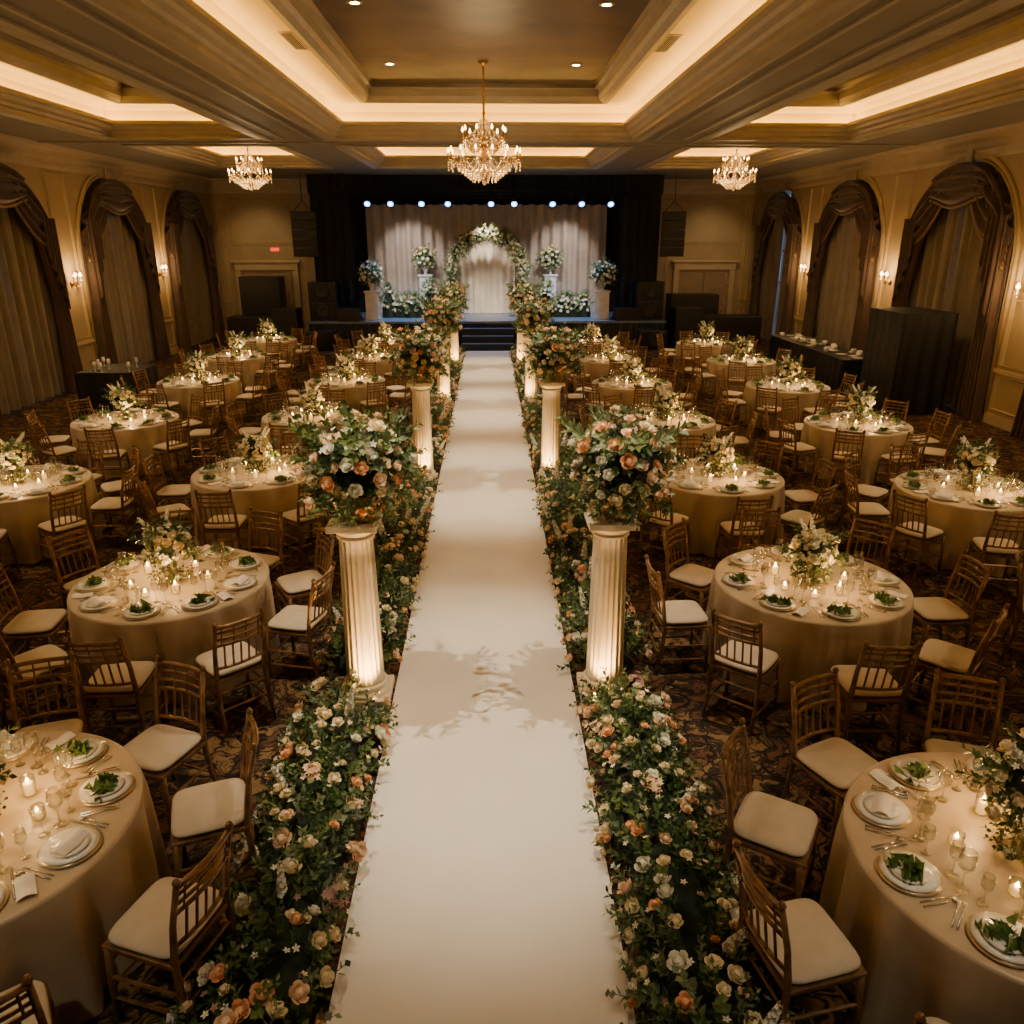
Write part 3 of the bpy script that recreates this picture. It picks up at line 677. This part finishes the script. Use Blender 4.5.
for x,y,h in ((-3.9,27.45,.95),(3.92,27.45,.95),(-2.2,29.1,1.4),(2.25,29.1,1.4)):
    ped(.42,h).obj('flower_pedestal',(x,y,SZ+.001)); parr(h).obj('pedestal_flower_arrangement',(x,y,SZ+.002))
def linearray():
    mb=MB()
    for k in range(5):
        z=1.3-.28*(k+1); y=.03*k*k*.3
        mb.add(bbox(-.39,.39,-.22+y,.25+y,z,z+.265,.015),'speaker'); mb.add(box(-.36,.36,-.227+y,-.221+y,z+.02,z+.245),'grille')
    for s in (-.3,.3): mb.add(tube([(s,0,1.28),(0,0,1.6)],.012,5),'metal')
    mb.add(tube([(0,0,1.6),(0,0,2.44)],.015,5),'metal'); return mb.mesh('line_array_speaker')
LA=linearray()
for s in (-1,1): link('line_array_speaker',LA,(-5.9 if s<0 else 6.1,27.0,3.0),-s*.2)
def sub():
    mb=MB(); mb.add(bbox(-.45,.45,-.35,.35,0,.62,.02),'speaker'); mb.add(box(-.41,.41,-.356,-.349,.04,.58),'grille')
    mb.add(lathe([(.22,0),(.24,.01),(.22,.02),(.1,-.01),(0,-.01)],24),'speaker',True,Rdir((0,-1,0)),1,(0,-.36,.31)); return mb.mesh('subwoofer_speaker')
SB=sub()
for s in (-1,1):
    link('subwoofer_speaker',SB,(s*5.5,27.4,SZ+.001)); link('subwoofer_speaker',SB,(s*5.5,27.4,SZ+.625))
    link('subwoofer_speaker',SB,(s*5.45,26.2,.001))
def wedge():
    mb=MB(); pr=[(-.3,0),(.3,0),(.3,.42),(-.05,.42),(-.3,.1)]
    v=[(x,y,z) for x in (-.33,.33) for y,z in pr]; mb.add((v,[(4,3,2,1,0),(5,6,7,8,9)]+[(k,(k+1)%5,5+(k+1)%5,5+k) for k in range(5)]),'speaker')
    v=[(x,y-.008,z+.008) for x in (-.3,.3) for y,z in ((-.28,.13),(-.07,.40))]; mb.add((v,[(0,1,3,2)]),'grille'); return mb.mesh('stage_monitor_speaker')
WG=wedge()
for s in (-1,1): link('stage_monitor_speaker',WG,(s*4.63,27.06,SZ+.001),pi+s*.15)
def case(w,d,h,name,loc):
    mb=MB(); mb.add(bbox(-w/2,w/2,-d/2,d/2,.08,h,.02),'speaker')
    for a in (-1,1):
        for b in (-1,1): mb.add(lathe([(0,0),(.04,0.0),(.04,.08),(0,.08)],10),'metal',True,t=(a*(w/2-.1),b*(d/2-.1),0))
    for z in (h*.33,h*.66): mb.add(box(-w/2-.004,w/2+.004,-d/2-.004,d/2+.004,z-.015,z+.015),'metal')
    for q in (-.2,.2): mb.add(tube([(q-.06,-d/2-.005,h*.5),(q-.06,-d/2-.04,h*.5),(q+.06,-d/2-.04,h*.5),(q+.06,-d/2-.005,h*.5)],.008,5),'metal')
    mb.obj(name,loc)
case(1.4,.8,2.2,'road_case',(-7.95,28.9,0)); case(1.9,.9,1.0,'road_case',(-7.7,27.2,0)); case(1.7,.9,1.6,'road_case',(7.3,28.6,0)); case(2.0,.9,1.0,'road_case',(8.2,27.0,0))
case(.9,.8,1.3,'road_case',(6.65,26.6,0)); case(.8,.8,1.3,'road_case',(-6.6,26.6,0))
def draped(w,d,h,mat='bcloth'):
    mb=MB(); per=2*(w+d)
    def pt(u):
        s=u*per
        if s<w: return -w/2+s,-d/2,0,-1
        s-=w
        if s<d: return w/2,-d/2+s,1,0
        s-=d
        if s<w: return w/2-s,d/2,0,1
        s-=w
        return -w/2,d/2-s,-1,0
    def f(u,v):
        x,y,nx,ny=pt(min(u,.99999)); a=(.006+.018*(1-v))*(1+math.sin(u*per*20)); return (x+nx*a,y+ny*a,h*v+.002)
    mb.add(grid(f,int(per*28),3),mat,True); mb.add(bbox(-w/2-.008,w/2+.008,-d/2-.008,d/2+.008,h-.01,h+.006,.004),mat); return mb
draped(.9,5.0,.8).obj('buffet_table',(8.75,20.6,0))
mb=MB()
for i in range(44):
    x=random.uniform(-.32,.32); y=-2.3+4.6*i/43
    if i%3==0: mb.add(lathe([(0,0),(.1,.0),(.14,.02),(.1,.012),(0,.01)],16),'plate',True,t=(x,y,0))
    elif i%3==1: mb.add(lathe([(.03,0),(.005,.01),(.005,.08),(.035,.12),(.03,.2)],12),'glass',True,t=(x,y,0))
    else: mb.add(lathe([(0,0),(.06,0),(.07,.1),(.055,.11),(0,.03)],14),'plate',True,t=(x,y,0))
mb.obj('buffet_tableware',(8.75,20.6,.808))
draped(1.2,1.2,.85).obj('service_table',(-7.9,17.0,0))
mb=MB()
for i in range(14): mb.add(lathe([(.03,0),(.005,.01),(.005,.08),(.035,.12),(.03,.2)],12),'glass' if i%2 else 'plate',True,t=(random.uniform(-.5,.5),random.uniform(-.5,.5),0))
mb.obj('service_glassware',(-7.9,17.0,.858))
mb=draped(1.1,1.5,2.05); mb.obj('draped_storage_cabinet',(8.95,16.6,0))
# ------------------------------------------------------------------ lighting
for y,p in ((2.0,90),(8.9,240),(14.2,300),(19.4,300)):
    z=CZ+.84 if 5<y<17.0 else 5.4
    for s in (-1,1): slight('aisle_spot',(s*.4,y,z),(0,y,0),p*.62,40,(1,.86,.66),.95,.15)  # soft lamps added as fill along the runner
for y in (5.3,11.3,16.9,22.2):   # hard downlights that throw the foliage shadows on the runner
    for s in (-1,1): slight('aisle_spot',(s*1.68,y,CZ+.84),(s*.0,y,0),920,46,(1,.85,.64),.8,.015)
for i,y in enumerate(CY):
    z=5.4 if (y-3.2<5 or 17.0<y-3.2<20) else CZ+.84
    for s in (-1,1): slight('flower_fill',(s*2.3,y-2.9,z),(s*1.02,y,1.97),340,14,(1,.84,.60),.7,.06)  # added from the camera side to light the dark flower faces, no fixture
for s in (-1,1): slight('flower_fill',(s*2.1,.2,5.4),(s*1.22,3.2,.2),220,32,(1,.84,.60),.9,.08)
for y,p in ((3.,165),(9.,210),(15.,250),(21.,260)):
    for s in (-1,1): slight('room_fill',(s*6.2,y,5.3),(s*6.2,y+1,0),p,140,WARM,1,.3)  # broad fill added to lift the dim room, no fixture behind it
for s in (-1,1):
    slight('wall_wash',(s*8.2,28.0,5.3),(s*8.2,30.3,2.0),150,80,WARM,.9,.1)
w=bpy.data.worlds.new('dusk'); SC.world=w; w.use_nodes=True
bg=w.node_tree.nodes['Background']; bg.inputs[0].default_value=(.3,.42,.62,1); bg.inputs[1].default_value=1.8
# ------------------------------------------------------------------ camera
cam=bpy.data.cameras.new('camera'); cam.sensor_width=36; cam.lens=36*780/1024; cam.clip_end=200
co=bpy.data.objects.new('camera',cam); SC.collection.objects.link(co)
co.location=(.07,0,3.5); co.rotation_euler=(math.radians(90-19.4),0,math.radians(-1.6)); SC.camera=co
